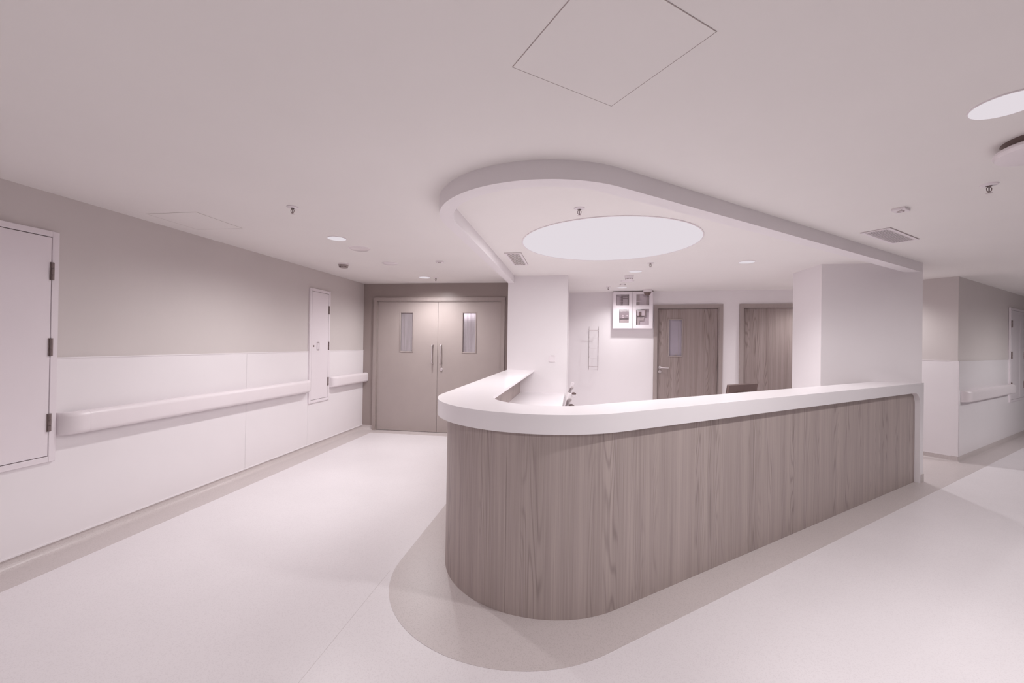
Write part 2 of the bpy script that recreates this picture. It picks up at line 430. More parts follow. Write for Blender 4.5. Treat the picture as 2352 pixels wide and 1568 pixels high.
# ceiling bulkhead following the counter
RZ = 2.26
po = vpath(-0.916, -1.59, 0.71, YP, 6.09); pi = vpath(-0.826, -1.695, 0.611, YP, 6.0)
po[-1] = (QX1 - 0.002, (SA * (QX1 - 0.002) + 1.59) / CA); 
xi = (-1.695 + CA * QY0) / SA
pi[-1] = (xi, QY0)
po[-1] = ((-1.59 + CA * QY0) / SA, QY0)
w = MB().strip(po, pi, RZ, H)
struct(w.done('trim_5', M['white'], smooth=True, angle=30), 'white V-shaped bulkhead hanging from the ceiling above the counter', 'bulkhead')

# ================================================================== DOORS
def leaf_with_hole(x0, x1, z0, z1, hx0, hx1, hz0, hz1, y0, y1):
    mb = MB()
    mb.box(x0, y0, z0, hx0, y1, z1); mb.box(hx1, y0, z0, x1, y1, z1)
    mb.box(hx0, y0, z0, hx1, y1, hz0); mb.box(hx0, y0, hz1, hx1, y1, z1)
    return mb
def bead(x0, x1, z0, z1, y0, y1, wd=0.016):
    mb = MB()
    mb.box(x0 - wd, y0, z0 - wd, x0, y1, z1 + wd, 0.003, 1); mb.box(x1, y0, z0 - wd, x1 + wd, y1, z1 + wd, 0.003, 1)
    mb.box(x0, y0, z1, x1, y1, z1 + wd, 0.003, 1); mb.box(x0, y0, z0 - wd, x1, y1, z0, 0.003, 1)
    return mb
def mitred(x0, x1, zt, wd, y0, y1, z0=0.0, lip=0.012):
    """three-sided architrave with a stepped inner lip; outer size x0..x1, top zt"""
    mb = MB()
    for a, b, ya in ((0, wd - lip, y0), (wd - lip, wd, y0 + 0.012)):
        outer = [(x0 + a, z0), (x0 + a, zt - a), (x1 - a, zt - a), (x1 - a, z0)]
        inner = [(x0 + b, z0), (x0 + b, zt - b), (x1 - b, zt - b), (x1 - b, z0)]
        for i in range(3):
            v = [mb.bm.verts.new((p[0], y, p[1])) for y in (ya, y1) for p in (outer[i], outer[i+1], inner[i+1], inner[i])]
            for q in ((0, 1, 2, 3), (7, 6, 5, 4), (0, 4, 5, 1), (1, 5, 6, 2), (2, 6, 7, 3), (3, 7, 4, 0)):
                mb.bm.faces.new([v[k] for k in q])
    return mb
# double door, local x to the right, y into the wall, origin at the middle of the opening
d1 = thing('door_1', 'closed taupe double door with two narrow vision panes at the corridor end', 'door', (-2.13, YD, 0), 0, kind='structure')
mitred(-1.073, 1.073, 2.133, 0.066, -0.03, 0.1).done('door_frame', M['frame'], d1)
for sgn, px in ((-1, -0.5035), (1, 0.5035)):
    xa, xb = (-1.006, -0.0022) if sgn < 0 else (0.0022, 1.006)
    hx = (-0.618, -0.42) if sgn < 0 else (0.409, 0.611)
    l = leaf_with_hole(xa, xb, 0.008, 2.066, hx[0], hx[1], 1.276, 1.888, 0.0, 0.045).done('door_leaf', M['browndoor'], d1)
    bead(hx[0], hx[1], 1.276, 1.888, -0.008, 0.006).done('glazing_bead', M['frame'], l)
    MB().box(hx[0], 0.014, 1.276, hx[1], 0.022, 1.888).done('glass_pane', M['vision'], l)
    hxp = -0.075 if sgn < 0 else 0.062
    pts = [(hxp, 0, 1.385)]
    for k in range(7):
        t = math.pi / 2 * k / 6; pts.append((hxp, -0.03 - 0.03 * math.sin(t), 1.365 + 0.02 * math.cos(t)))
    for k in range(7):
        t = math.pi / 2 * k / 6; pts.append((hxp, -0.03 - 0.03 * math.cos(t), 1.110 - 0.02 * math.sin(t)))
    pts.append((hxp, 0, 1.09))
    MB().tube(pts, 0.0095, 12).done('pull_handle', M['steel'], l, smooth=True, angle=60)
    if sgn > 0:
        MB().lathe([(0, 0.012), (0.02, 0.012), (0.026, 0.008), (0.026, 0)], (0.066, 0, 1.003), 28, 'Y').box(0.0635, -0.0135, 0.99, 0.0685, -0.011, 1.015).done('lock_cylinder', M['steel'], l, smooth=True)
# wooden doors in the rear wall
def wood_door(name, label, x0, pane):
    w_ = 1.086
    o = thing(name, label, 'door', (*bw(x0), 0), TB, kind='structure')
    mitred(0, w_ + 0.004, 2.13, 0.07, -0.025, 0.1).done('door_frame', M['frame'], o)
    a, b = 0.074, w_ - 0.070
    if pane:
        l = leaf_with_hole(a, b, 0.006, 2.056, 0.256, 0.456, 1.256, 1.868, 0.012, 0.055).done('door_leaf', M['doorwood'], o)
        bead(0.256, 0.456, 1.256, 1.868, 0.004, 0.018, 0.018).done('glazing_bead', M['frame'], l)
        MB().box(0.256, 0.026, 1.256, 0.456, 0.034, 1.868).done('glass_pane', M['frost'], l)
        MB().box(0.408, 0.0245, 1.27, 0.414, 0.026, 1.86).box(0.345, 0.0235, 1.264, 0.385, 0.026, 1.278).done('pane_strip', M['frame'], l)
        MB().lathe([(0, 0.01), (0.022, 0.01), (0.026, 0.006), (0.026, 0)], (0.112, 0.012, 1.051), 24, 'Y').tube([(0.112, 0.006, 1.051), (0.112, -0.042, 1.051), (0.122, -0.05, 1.051), (0.235, -0.05, 1.049), (0.243, -0.044, 1.049)], 0.009, 12).done('lever_handle', M['steel'], l, smooth=True)
        MB().lathe([(0, 0.01), (0.022, 0.01), (0.026, 0.006), (0.026, 0)], (0.109, 0.012, 0.976), 24, 'Y').box(0.107, 0.0, 0.966, 0.111, 0.004, 0.988).done('key_escutcheon', M['steel'], l, smooth=True)
    else:
        MB().box(a, 0.012, 0.006, b, 0.055, 2.056).done('door_leaf', M['doorwood'], o)
    return o
wood_door('door_2', 'grey-brown wooden door with a narrow frosted pane and steel lever', 1.356, True)
wood_door('door_3', 'plain grey-brown wooden door half hidden by the white pier', 2.69, False)

# ================================================================== SERVICE CUPBOARDS
def hinge_mesh(x, z, l=0.115, flip=1):
    mb = MB().box(x - 0.012, -0.004, z - l / 2, x + 0.012, 0.001, z + l / 2)
    for k in range(3):
        z0 = z - l / 2 + l * k / 3 + 0.001; z1 = z - l / 2 + l * (k + 1) / 3 - 0.001
        mb.lathe([(0, z0), (0.0075, z0), (0.0075, z1), (0, z1)], (x, -0.007, 0), 12)
    return mb
def cupboard(label, loc, rotz, wd, leaves, hs, group, pull=None):
    """frame 0..wd, z .608 .. 2.108; leaves: (x0, x1, hinge_x)"""
    o = thing('service_cupboard', label, 'cupboard', loc, rotz, group)
    z0, z1 = 0.608, 2.108; fw = 0.037
    fr = MB()
    fr.box(0, -0.016, z0, fw, 0.006, z1, 0.002, 1); fr.box(wd - fw, -0.016, z0, wd, 0.006, z1, 0.002, 1)
    fr.box(fw, -0.016, z1 - fw, wd - fw, 0.006, z1, 0.002, 1); fr.box(fw, -0.016, z0, wd - fw, 0.006, z0 + fw, 0.002, 1)
    fr.done('frame', M['enamel'], o)
    MB().box(fw, -0.004, z0 + fw, wd - fw, 0, z1 - fw).done('shadow_gap', M['line'], o)
    for x0, x1, hx in leaves:
        lf = MB().box(x0, -0.017, z0 + fw + 0.005, x1, -0.005, z1 - fw - 0.005, 0.0015, 1).done('door_leaf', M['enamel'], o)
        for z in hs:
            h = hinge_mesh(hx, z).done('hinge', M['hinge'], lf, smooth=True); h.location = (0, -0.017, 0)
        if pull:
            px, pz = pull
            p = MB()
            p.box(px - 0.023, -0.021, pz + 0.046, px + 0.023, -0.0172, pz + 0.056); p.box(px - 0.023, -0.021, pz - 0.056, px + 0.023, -0.0172, pz - 0.046)
            p.box(px - 0.023, -0.021, pz - 0.046, px - 0.017, -0.0172, pz + 0.046); p.box(px + 0.017, -0.021, pz - 0.046, px + 0.023, -0.0172, pz + 0.046)
            p.done('recessed_pull', M['hinge'], lf)
            MB().lathe([(0, 0.004), (0.012, 0.004), (0.012, 0)], (px - 0.093, -0.0172, pz), 20, 'Y').done('keyhole', M['dark'], lf, smooth=True)
    return o
HS = (1.848, 1.355, 0.865)
cupboard('white service cupboard door cut by the left edge with three dark hinges', (XL + WT, 2.227 - 1.1, 0), math.pi / 2, 1.1,
         [(0.04, 1.058, 1.060)], HS, 'service cupboards in the walls')
cupboard('narrow tall white service cupboard beside the double door with a recessed pull', (XL + WT, 4.835, 0), math.pi / 2, 0.445,
         [(0.0385, 0.4005, 0.404)], HS, 'service cupboards in the walls', (0.17, 1.352))
cupboard('white service cupboard on the right corridor wall at the right edge', (*un(10.04, NC + WT), 0), A, 1.25,
         [(0.0385, 0.612, 0.05), (0.625, 1.2125, 0.90)], HS, 'service cupboards in the walls')

# ================================================================== HANDRAILS
def handrail(label, loc, rotz, length, zb, zt, caps=(True, True)):
    o = thing('handrail', label, 'handrail', loc, rotz, 'wall handrails')
    D, r = 0.092, 0.032
    prof = []                                    # (distance from wall, z) closed
    for cx, cz, a0 in ((D - r, zt - r, 0), (D - r, zb + r, -90)):
        for k in range(9):
            t = math.radians(90 - 90 * k / 8 + a0); prof.append((cx + r * math.cos(t), cz + r * math.sin(t)))
    prof += [(0.03, zb), (0.03, zt)]
    x0 = 0.135 if caps[0] else 0; x1 = length - (0.135 if caps[1] else 0)
    MB().profile(prof, [(x0, 0, 0, -1), (x1, 0, 0, -1)], True).done('rail', M['plastic'], o, smooth=True)
    back_ = MB().box(x0 + 0.02, -0.03, zb + 0.03, x1 - 0.02, 0, zt - 0.03).done('wall_bracket', M['plastic'], o)
    for side, on in ((0, caps[0]), (1, caps[1])):
        if not on: continue
        path = []
        R = 0.105
        for k in range(11):                      # outer surface turns back to the wall
            t = math.pi / 2 * k / 10
            path.append(t)
        pr = []
        mb = MB(); rows = []
        for t in path:
            row = []
            for d, z in prof:
                # elliptical return: x travels R, depth shrinks to the wall
                x = 0.03 + R * math.sin(t); dd = d * math.cos(t) if t < math.pi / 2 else 0
                row.append(mb.bm.verts.new(((x1 - 0.0 + x if side else x0 - x), -max(dd, 0.0), z)))
            rows.append(row)
        first = [mb.bm.verts.new(((x1 + 0.001 if side else x0 - 0.001), -d, z)) for d, z in prof]
        rows = [first] + rows
        for a, b in zip(rows, rows[1:]):
            for k in range(len(prof)):
                k2 = (k + 1) % len(prof); mb.bm.faces.new((a[k], a[k2], b[k2], b[k]))
        mb.bm.faces.new(rows[0])
        mb.done('end_cap', M['plastic'], o, smooth=True, angle=50)
    return o
handrail('long white handrail along the left wall from the near cupboard to the narrow one', (XL + WT, 2.236, 0), math.pi / 2, 2.594, 0.768, 0.918)
handrail('short white handrail on the left wall beside the double door', (XL + WT, 5.284, 0), math.pi / 2, 0.944, 0.775, 0.922, (True, False))
handrail('white handrail on the right corridor wall past the corner', (*un(7.575, NC + WT), 0), A, 2.44, 0.762, 0.905, (True, True))

# ================================================================== COUNTER
ct = thing('reception_counter', 'V-shaped reception counter with white worktop and grey-brown wood-grain front', 'counter', (-0.19, 2.07, 0))
T = Matrix.Translation((0.19, -2.07, 0))
ZT, ZB = 1.065, 0.965
NF = -1.572
to = vpath(-0.905, NF, 0.713, YP, 6.06, 64); ti = vpath(-0.533, -1.865, 0.373, YP, 6.0, 40)
to[-1] = ((NF + CA * (QY0 - 0.003)) / SA, QY0 - 0.003)
ti[-1] = ((-1.865 + CA * (QY0 - 0.003)) / SA, QY0 - 0.003)
MB().prism(to + ti[::-1], ZT - 0.022, ZT, 0.003, 2).done('countertop', M['solid'], ct, off=T, smooth=True, angle=30)
ta = vpath(-0.905, NF, 0.713, YP, 6.06, 64); tb = vpath(-0.842, -1.613, 0.664, YP, 6.0, 64)
ta[-1] = to[-1]; tb[-1] = ((-1.613 + CA * (QY0 - 0.003)) / SA, QY0 - 0.003)
MB().strip(ta, tb, ZB, ZT - 0.0215).done('apron', M['solid'], ct, off=T, smooth=True, angle=30)
# waterfall end with a rounded inside corner
u0, u1, rr = 5.972, 6.0745, 0.15
sec = [(u1, 0.0), (u1, ZB), (u0 - rr, ZB)]
for k in range(1, 10):
    t = math.pi / 2 * (1 - k / 10)
    sec.append((u0 - rr + rr * math.cos(t), ZB - rr + rr * math.sin(t)))
sec += [(u0, ZB - rr), (u0, 0.0)]
mb = MB()
fa = [mb.bm.verts.new((*un(u, NF), z)) for u, z in sec]; fb = [mb.bm.verts.new((*un(u, -1.6145), z)) for u, z in sec]
mb.bm.faces.new(fa); mb.bm.faces.new(fb[::-1])
for i in range(len(sec)):
    j = (i + 1) % len(sec); mb.bm.faces.new((fa[i], fb[i], fb[j], fa[j]))
mb.done('end_panel', M['solid'], ct, off=T, smooth=True, angle=30)
mb = MB().prism([un(6.0, NF + 0.006), un(6.0765, NF + 0.006), un(6.0765, NF), un(6.0, NF)], 0, 0.088)
e = mb.done('plinth_strip', M['border'], ct, off=T)
e['label'] = 'grey-beige skirting strip'
mb = MB().strip(vpath(-0.84, -1.615, 0.662, YP, 5.9715, 64), vpath(-0.815, -1.64, 0.637, YP, 5.9715, 64), 0.0, ZT - 0.022)
mb.done('front_panel', M['wood'], ct, off=T, smooth=True)
mb = MB().strip(vpath(-0.745, -1.71, 0.567, YP, 5.6, 40), vpath(-0.725, -1.73, 0.547, YP, 5.6, 40), 0.0, ZT - 0.022)
mb.done('inner_panel', M['wood'], ct, off=T, smooth=True)
wo = vpath(-0.725, -1.73, 0.547, YP, 5.5, 40); wi = vpath(-0.118, -2.36, 0.06, YP, 5.5, 12)
MB().prism(wo + wi[::-1], 0.725, 0.755, 0.003, 2).done('worktop', M['solid'], ct, off=T, smooth=True, angle=30)
# fine vertical laminate joints on the front
def joint(mb, x, y, dx, dy):
    t = 0.0006; nx, ny = dy, -dx
    mb.prism([(x + dx * t + nx * .0006, y + dy * t + ny * .0006), (x - dx * t + nx * .0006, y - dy * t + ny * .0006), (x - dx * t, y - dy * t), (x + dx * t, y + dy * t)], 0.005, ZB - 0.002)
wp = vpath(-0.84, -1.615, 0.662, YP, 5.9715, 64)
mb = MB(); p, q = wp[38], wp[39]; v = (Vector(q) - Vector(p)).normalized(); joint(mb, (p[0]+q[0])/2, (p[1]+q[1])/2, v.x, v.y)
mb.done('panel_joint', M['hinge'], ct, off=T)
mb = MB(); x_, y_ = un(3.45, -1.615); joint(mb, x_, y_, CA, SA)
mb.done('panel_joint', M['hinge'], ct, off=T)

# ================================================================== ITEMS BEHIND THE COUNTER
# monitor seen from the back, standing on the worktop
mx, my = un(5.03, -2.16)
mx, my = 1.47, 3.985
mo = thing('monitor', 'dark flat monitor seen from behind above the counter', 'monitor', (mx, my, 0.755), A)
mb = MB().box(-0.11, -0.09, 0, 0.11, 0.09, 0.012, 0.004, 2); mb.done('base', M['dark'], mo)
MB().tube([(0, 0.0, 0.01), (0, 0.0, 0.22)], 0.016, 16).done('stand', M['dark'], mo, smooth=True)
tl = Matrix.Translation((0, -0.008, 0.205)) @ Matrix.Rotation(math.radians(9), 4, 'X')
MB().box(-0.222, -0.034, -0.145, 0.222, -0.014, 0.135, 0.006, 2).box(-0.10, -0.046, -0.07, 0.10, -0.034, 0.07, 0.005, 2).done('screen_housing', M['dark'], mo, off=tl)
MB().box(-0.222, -0.014, -0.145, 0.222, -0.010, 0.135).done('screen', M['line'], mo, off=tl)

# trolley with two white padded push handles and steel end caps beside the pillar
tr = thing('folded_trolley', 'folded trolley with two padded white handles poking up beside the pillar', 'trolley', (-0.05, 5.0, 0))
TT = Matrix.Translation((0.05, -5.0, 0))
def arm(y, top, mid, bot, cap, rod, flap, r, k):
    def p(q, dy=0.0): return (q[0], y + dy, q[1])
    a = MB().tube([p(bot), p(mid), p(top), (top[0] + 0.003, y, top[1] + 0.010)], r, 24).done('handle', M['plastic'], tr, smooth=True, angle=60, off=TT)
    cy = -r - 0.012
    MB().lathe([(0, 0.010), (r * 0.55, 0.010), (r * 0.62, 0.006), (r * 0.85, 0.006), (r * 0.95, 0.0), (r * 0.95, -0.012), (0, -0.012)], p(cap, cy), 24, 'Y').done('end_cap', M['steel'], a, smooth=True, off=TT)
    MB().tube([p(cap, cy + 0.004), p(rod, cy + 0.004), (rod[0] - 0.012, y + cy + 0.004, rod[1] - 0.1)], 0.0052 * k, 12).done('rod', M['steel'], a, smooth=True, off=TT)
    MB().tube([(cap[0] - 0.022 * k, y + cy + 0.006, cap[1] - 0.004), (rod[0] - 0.022 * k, y + cy + 0.006, rod[1]), (rod[0] - 0.034 * k, y + cy + 0.006, rod[1] - 0.1)], 0.0085 * k, 12).done('side_bar', M['trim'], a, smooth=True, off=TT)
    f = MB(); n_ = 14; pts = []
    for q in range(n_ + 1):
        t = math.radians(20 + 140 * q / n_); pts.append((flap[0] + 0.036 * k * math.cos(t), flap[1] - 0.024 * k + 0.034 * k * math.sin(t)))
    lo = [f.bm.verts.new((x, y - 0.006, z)) for x, z in pts]; hi = [f.bm.verts.new((x, y + 0.006, z)) for x, z in pts]
    f.bm.faces.new(lo); f.bm.faces.new(hi[::-1])
    for q in range(len(pts)):
        w_ = (q + 1) % len(pts); f.bm.faces.new((lo[q], hi[q], hi[w_], lo[w_]))
    f.done('brake_flap', M['dark'], a, off=TT)
    MB().lathe([(0, 0.004), (0.026 * k, 0.004), (0.030 * k, 0), (0.026 * k, -0.004), (0, -0.004)], (flap[0] + 0.006, y + 0.012, flap[1] - 0.030 * k), 20, 'Y').done('brake_disc', M['plastic'], a, smooth=True, off=TT)
arm(5.40, (-0.011, 0.918), (-0.020, 0.885), (-0.050, 0.74), (-0.015, 0.863), (-0.034, 0.809), (0.004, 0.790), 0.0195, 1.0)
arm(4.60, (-0.042, 0.872), (-0.048, 0.845), (-0.078, 0.73), (-0.039, 0.813), (-0.055, 0.748), (-0.020, 0.752), 0.0225, 1.05)
mb = MB()
mb.tube([(-0.052, 5.4, 0.76), (-0.062, 5.4, 0.02)], 0.014, 12).tube([(-0.076, 4.6, 0.75), (-0.066, 4.6, 0.02)], 0.014, 12)
mb.tube([(-0.058, 5.4, 0.3), (-0.068, 4.6, 0.3)], 0.012, 12).tube([(-0.062, 5.46, 0.014), (-0.066, 4.54, 0.014)], 0.014, 12)
mb.done('base_frame', M['steel'], tr, smooth=True, off=TT)

# wire chart rack on the rear wall
X0 = 0.262
rk = thing('wire_rack', 'thin wire ladder rack hanging on the white rear wall', 'rack', (*bw(X0), 0), TB)
RD = -0.135
for x in (0.0, 0.162):
    mb = MB()
    mb.tube([(x, -0.004, 0.972), (x, -0.004, 1.712)], 0.0023, 8)
    mb.tube([(x + 0.009, RD, 1.005), (x + 0.009, RD, 1.744)], 0.0028, 8)
    for z in (1.03, 1.19, 1.36, 1.53, 1.69): mb.tube([(x, -0.004, z - 0.012), (x + 0.009, RD, z)], 0.0022, 8)
    mb.done('side_wire', M['trim'], rk, smooth=True)
for z in (1.675, 1.04):
    MB().box(0.009, RD - 0.003, z - 0.008, 0.171, RD + 0.001, z + 0.008, 0.001, 1).box(0.077, RD - 0.006, z - 0.004, 0.105, RD - 0.003, z + 0.005).done('cross_bar', M['steel'], rk)
for k, z in enumerate((1.53, 1.36, 1.19)):
    MB().tube([(0.009, RD, z), (0.171, RD, z)], 0.0016, 8).tube([(0.009, RD, z), (0.022, RD - 0.03, z + 0.02), (0.022, RD - 0.03, z + 0.036)], 0.002, 8).tube([(0.171, RD, z), (0.158, RD - 0.03, z + 0.02), (0.158, RD - 0.03, z + 0.036)], 0.002, 8).done('hook', M['steel'], rk, smooth=True)

# white equipment cabinet with two glazed doors
cb = thing('valve_cabinet', 'white wall cabinet with two glazed doors full of pipes and boxes', 'cabinet', (*bw(0.672), 0), TB)
cw, cz0, cz1, cd = 0.66, 1.715, 2.345, 0.13
MB().box(0.0, -0.012, cz0, cw, 0, cz1).box(0, -cd + 0.02, cz0, 0.012, -0.012, cz1).box(cw - 0.012, -cd + 0.02, cz0, cw, -0.012, cz1).box(0.012, -cd + 0.02, cz0, cw - 0.012, -0.012, cz0 + 0.012).box(0.012, -cd + 0.02, cz1 - 0.012, cw - 0.012, -0.012, cz1).done('case', M['enamel'], cb)
MB().box(-0.006, -cd, cz1 + 0.001, cw + 0.006, 0, cz1 + 0.010).done('top_flashing', M['line'], cb)
def cab_door(x0, x1, wins, name='door'):
    y0, y1 = -cd, -cd + 0.018
    zs = sorted({cz0, cz1} | {w_[2] for w_ in wins} | {w_[3] for w_ in wins}); xs = sorted({x0, x1} | {w_[0] for w_ in wins} | {w_[1] for w_ in wins})
    mb = MB()
    for za, zb in zip(zs, zs[1:]):
        run = None
        for xa, xb in zip(xs, xs[1:]):
            hole = any(w_[0] <= xa and xb <= w_[1] and w_[2] <= za and zb <= w_[3] for w_ in wins)
            if not hole: mb.box(xa, y0, za, xb, y1, zb)
    d = mb.done(name, M['enamel'], cb)
    for w_ in wins: MB().box(w_[0], y0 + 0.006, w_[2], w_[1], y0 + 0.009, w_[3]).done('glass_pane', M['glass'], d)
    return d
cab_door(0.002, 0.326, [(0.055, 0.268, 2.11, 2.30), (0.105, 0.268, 1.81, 2.04)])
cab_door(0.331, 0.658, [(0.388, 0.60, 2.11, 2.30), (0.388, 0.60, 1.775, 2.045)])
MB().box(0.3265, -cd + 0.003, cz0, 0.3305, -cd + 0.018, cz1).done('door_gap', M['line'], cb)
# contents
IN = Matrix.Translation((0, -0.062, 0)) @ Matrix.Diagonal((1, 0.48, 1, 1))
MB().box(0.012, -0.068, cz0 + 0.012, cw - 0.012, -0.013, cz1 - 0.012).done('mounting_plate', M['enamel'], cb)
mb = MB().tube([(0.148, -0.06, 2.12), (0.148, -0.06, 2.30)], 0.009, 12).tube([(0.148, -0.06, 2.275), (0.255, -0.06, 2.275)], 0.008, 12).tube([(0.148, -0.06, 2.236), (0.255, -0.06, 2.236)], 0.006, 12).tube([(0.256, -0.06, 2.11), (0.256, -0.06, 2.30)], 0.008, 12)
for z in (2.16, 2.21, 2.25): mb.lathe([(0, -0.012), (0.016, -0.012), (0.016, 0.012), (0, 0.012)], (0.148, -0.06, z), 14)
mb.box(0.125, -0.075, 2.112, 0.172, -0.05, 2.122)
mb.done('pipework', M['pipe'], cb, smooth=True, off=IN)
MB().box(0.085, -0.07, 2.285, 0.255, -0.05, 2.296).box(0.06, -0.05, 2.11, 0.10, -0.04, 2.27).done('conduit', M['enamel'], cb, off=IN)
bd = MB().box(0.112, -0.09, 1.885, 0.264, -0.05, 2.033, 0.003, 1).done('control_board', M['board'], cb, off=IN)
for q in ((0.157, 1.935, 0.182, 1.947), (0.16, 1.902, 0.19, 1.916), (0.212, 1.925, 0.258, 1.938), (0.23, 1.9385, 0.252, 1.946)):
    MB().box(q[0], -0.093, q[1], q[2], -0.0902, q[3]).done('label_plate', M['plastic'], bd, off=IN)
MB().box(0.12, -0.06, 1.72, 0.27, -0.02, 1.87).done('tray', M['border'], cb, off=IN)
MB().box(0.392, -0.045, 2.10, 0.445, -0.02, 2.33).box(0.56, -0.045, 2.06, 0.60, -0.02, 2.33).done('riser_duct', M['border'], cb, off=IN)
MB().box(0.385, -0.09, 2.172, 0.467, -0.055, 2.186).box(0.445, -0.07, 2.05, 0.465, -0.05, 2.172).box(0.39, -0.09, 2.055, 0.60, -0.055, 2.105).done('shelf_bar', M['enamel'], cb, off=IN)
sb = MB().box(0.392, -0.085, 1.925, 0.548, -0.04, 2.035, 0.004, 1).done('socket_box', M['greyplastic'], cb, off=IN)
MB().box(0.41, -0.092, 1.936, 0.53, -0.0852, 2.022, 0.003, 1).done('socket_plate', M['enamel'], sb, off=IN)
MB().box(0.43, -0.115, 1.93, 0.476, -0.0922, 2.002, 0.004, 1).tube([(0.447, -0.104, 1.93), (0.447, -0.104, 1.912)], 0.008, 10).done('plug', M['dark'], sb, off=IN)
MB().box(0.39, -0.05, 1.73, 0.445, -0.02, 1.915).box(0.445, -0.05, 1.85, 0.52, -0.02, 1.915).done('cable_tray', M['border'], cb, off=IN)

# card switch plate on the pillar
sw = thing('wall_switch', 'small white switch plate on the face of the white pillar', 'switch', (-0.292, YP, 1.225), 0)
MB().box(-0.044, -0.009, -0.044, 0.044, 0, 0.044, 0.003, 2).done('plate', M['plastic'], sw)
MB().box(-0.014, -0.0105, 0.038, 0.03, -0.0085, 0.042).done('slot', M['dark'], sw)

# ================================================================== CEILING FITTINGS
LAMPC = (1.0, 0.967, 0.975)
def spot(parent, power, size=150, blend=0.6, r=0.06, z=-0.02):
    l = bpy.data.lights.new('lamp', 'SPOT'); l.energy = power; l.color = LAMPC
    l.spot_size = math.radians(size); l.spot_blend = blend; l.shadow_soft_size = r
    o = bpy.data.objects.new('lamp', l); C.objects.link(o); o.parent = parent; o.location = (0, 0, z)
    return o
def downlight(label, x, y, r, power, size=150, blend=0.6):
    o = thing('downlight', label, 'ceiling light', (x, y, H), 0, 'recessed downlights')
    MB().lathe([(r - 0.001, 0), (r - 0.001, -0.0045), (r + 0.003, -0.004), (r + 0.004, 0)], seg=48).done('trim_ring', M['plastic'], o, smooth=True)
    MB().lathe([(0, -0.0045), (r - 0.001, -0.0045), (r - 0.001, 0)], seg=48).done('diffuser', M['glow'], o)
    if power: spot(o, power, size, blend)
    return o
P1 = 100
downlight('lit downlight nearest the camera over the left corridor', -2.156, 3.459, 0.080, P1 * 0.72, 165, 0.8)
downlight('lit downlight over the left corridor just in front of the double door', -2.143, 5.657, 0.080, P1 * 0.8, 165, 0.8)
downlight('lit downlight between the luminous disc and the white smoke detector', 0.757, 5.354, 0.080, P1 * 0.55, 130, 1.0)
downlight('lit downlight in front of the glazed wall cabinet', 0.755, 6.835, 0.080, P1 * 0.5, 150, 1.0)
downlight('lit downlight in the station ceiling near the free pier', 1.868, 4.845, 0.080, P1 * 0.5, 130, 1.0)
downlight('large lit downlight at the upper right edge of the view', 1.621, 1.819, 0.104, P1 * 0.8, 172, 0.5)
downlight('lit downlight in the passage behind the pier', 3.82, 6.50, 0.080, P1 * 0.6)
downlight('unseen fill lamp added behind the camera on its right', 0.7, -0.9, 0.080, P1 * 0.9, 172, 0.5)  # added out of view to light the counter front
downlight('unseen fill lamp added behind the camera on its left', -1.5, -0.9, 0.080, P1 * 0.45, 172, 0.5)  # second added lamp, weaker fill from the rear left
x_, y_ = un(4.75, -0.3)
downlight('fill lamp added in the right corridor beside the free pier, outside the view', x_, y_, 0.080, P1 * 0.36, 172, 0.5)  # added to brighten the right apron, pier and floor
x_, y_ = un(9.0, 0.6)
downlight('fill lamp added further along the right corridor outside the view', x_, y_, 0.080, P1 * 1.3, 172, 0.5)  # added to lift the right corridor wall
bl = thing('luminous_disc', 'very large round luminous ceiling disc above the counter', 'ceiling light', (0.30, 3.835, H))
R0 = 0.786
MB().lathe([(R0 - 0.002, 0), (R0 - 0.002, -0.006), (R0 + 0.006, -0.006), (R0 + 0.006, 0)], seg=96).done('rim', M['plastic'], bl, smooth=True)
MB().lathe([(0, -0.004), (R0 - 0.002, -0.004), (R0 - 0.002, 0)], seg=96).done('diffuser', M['glow'], bl)
la = bpy.data.lights.new('panel_lamp', 'AREA'); la.shape = 'DISK'; la.size = 1.5; la.energy = 28; la.color = LAMPC
ob = bpy.data.objects.new('panel_lamp', la); C.objects.link(ob); ob.parent = bl; ob.location = (0, 0, -0.012)

def sprinkler():
    o = thing('sprinkler', 'first', 'sprinkler', (0, 0, 0), 0, 'ceiling sprinklers')
    MB().lathe([(0.012, 0), (0.0385, 0), (0.036, -0.006), (0.014, -0.010), (0.012, -0.004)], seg=32).done('escutcheon', M['plastic'], o, smooth=True)
    b = MB().lathe([(0, 0), (0.010, 0), (0.010, -0.014), (0.006, -0.016), (0, -0.016)], seg=16)
    for s in (-1, 1):
        b.tube([(s * 0.006, 0, -0.014), (s * 0.0125, 0, -0.024), (s * 0.011, 0, -0.036), (s * 0.002, 0, -0.046)], 0.0022, 8)
    b.tube([(0, 0, -0.016), (0, 0, -0.044)], 0.0028, 8).lathe([(0, -0.044), (0.006, -0.045), (0.006, -0.049), (0, -0.049)], seg=12)
    b.done('frame_arms', M['hinge'], o, smooth=True)
    MB().lathe([(0, -0.049), (0.0135, -0.050), (0.0135, -0.0515), (0, -0.0515)], seg=16).done('deflector', M['steel'], o, smooth=True)
    return o
sp = sprinkler()
SPR = [((-1.971, 2.615), 'pendent sprinkler head over the near left corridor'),
       ((-1.988, 5.69), 'tiny pendent sprinkler head beside the downlight at the double door'),
       ((0.024, 2.856), 'pendent sprinkler head inside the bulkhead just in front of the luminous disc'),
       ((0.844, 4.827), 'pendent sprinkler head just behind the luminous disc'),
       ((0.534, 6.76), 'tiny pendent sprinkler head near the rear wall left of the glazed cabinet'),
       ((2.306, 2.687), 'pendent sprinkler head at the right edge of the ceiling')]
for i, ((x, y), lb) in enumerate(SPR):
    o = sp if i == 0 else dup(sp, (x, y, H))
    o.location = (x, y, H); o['label'] = lb

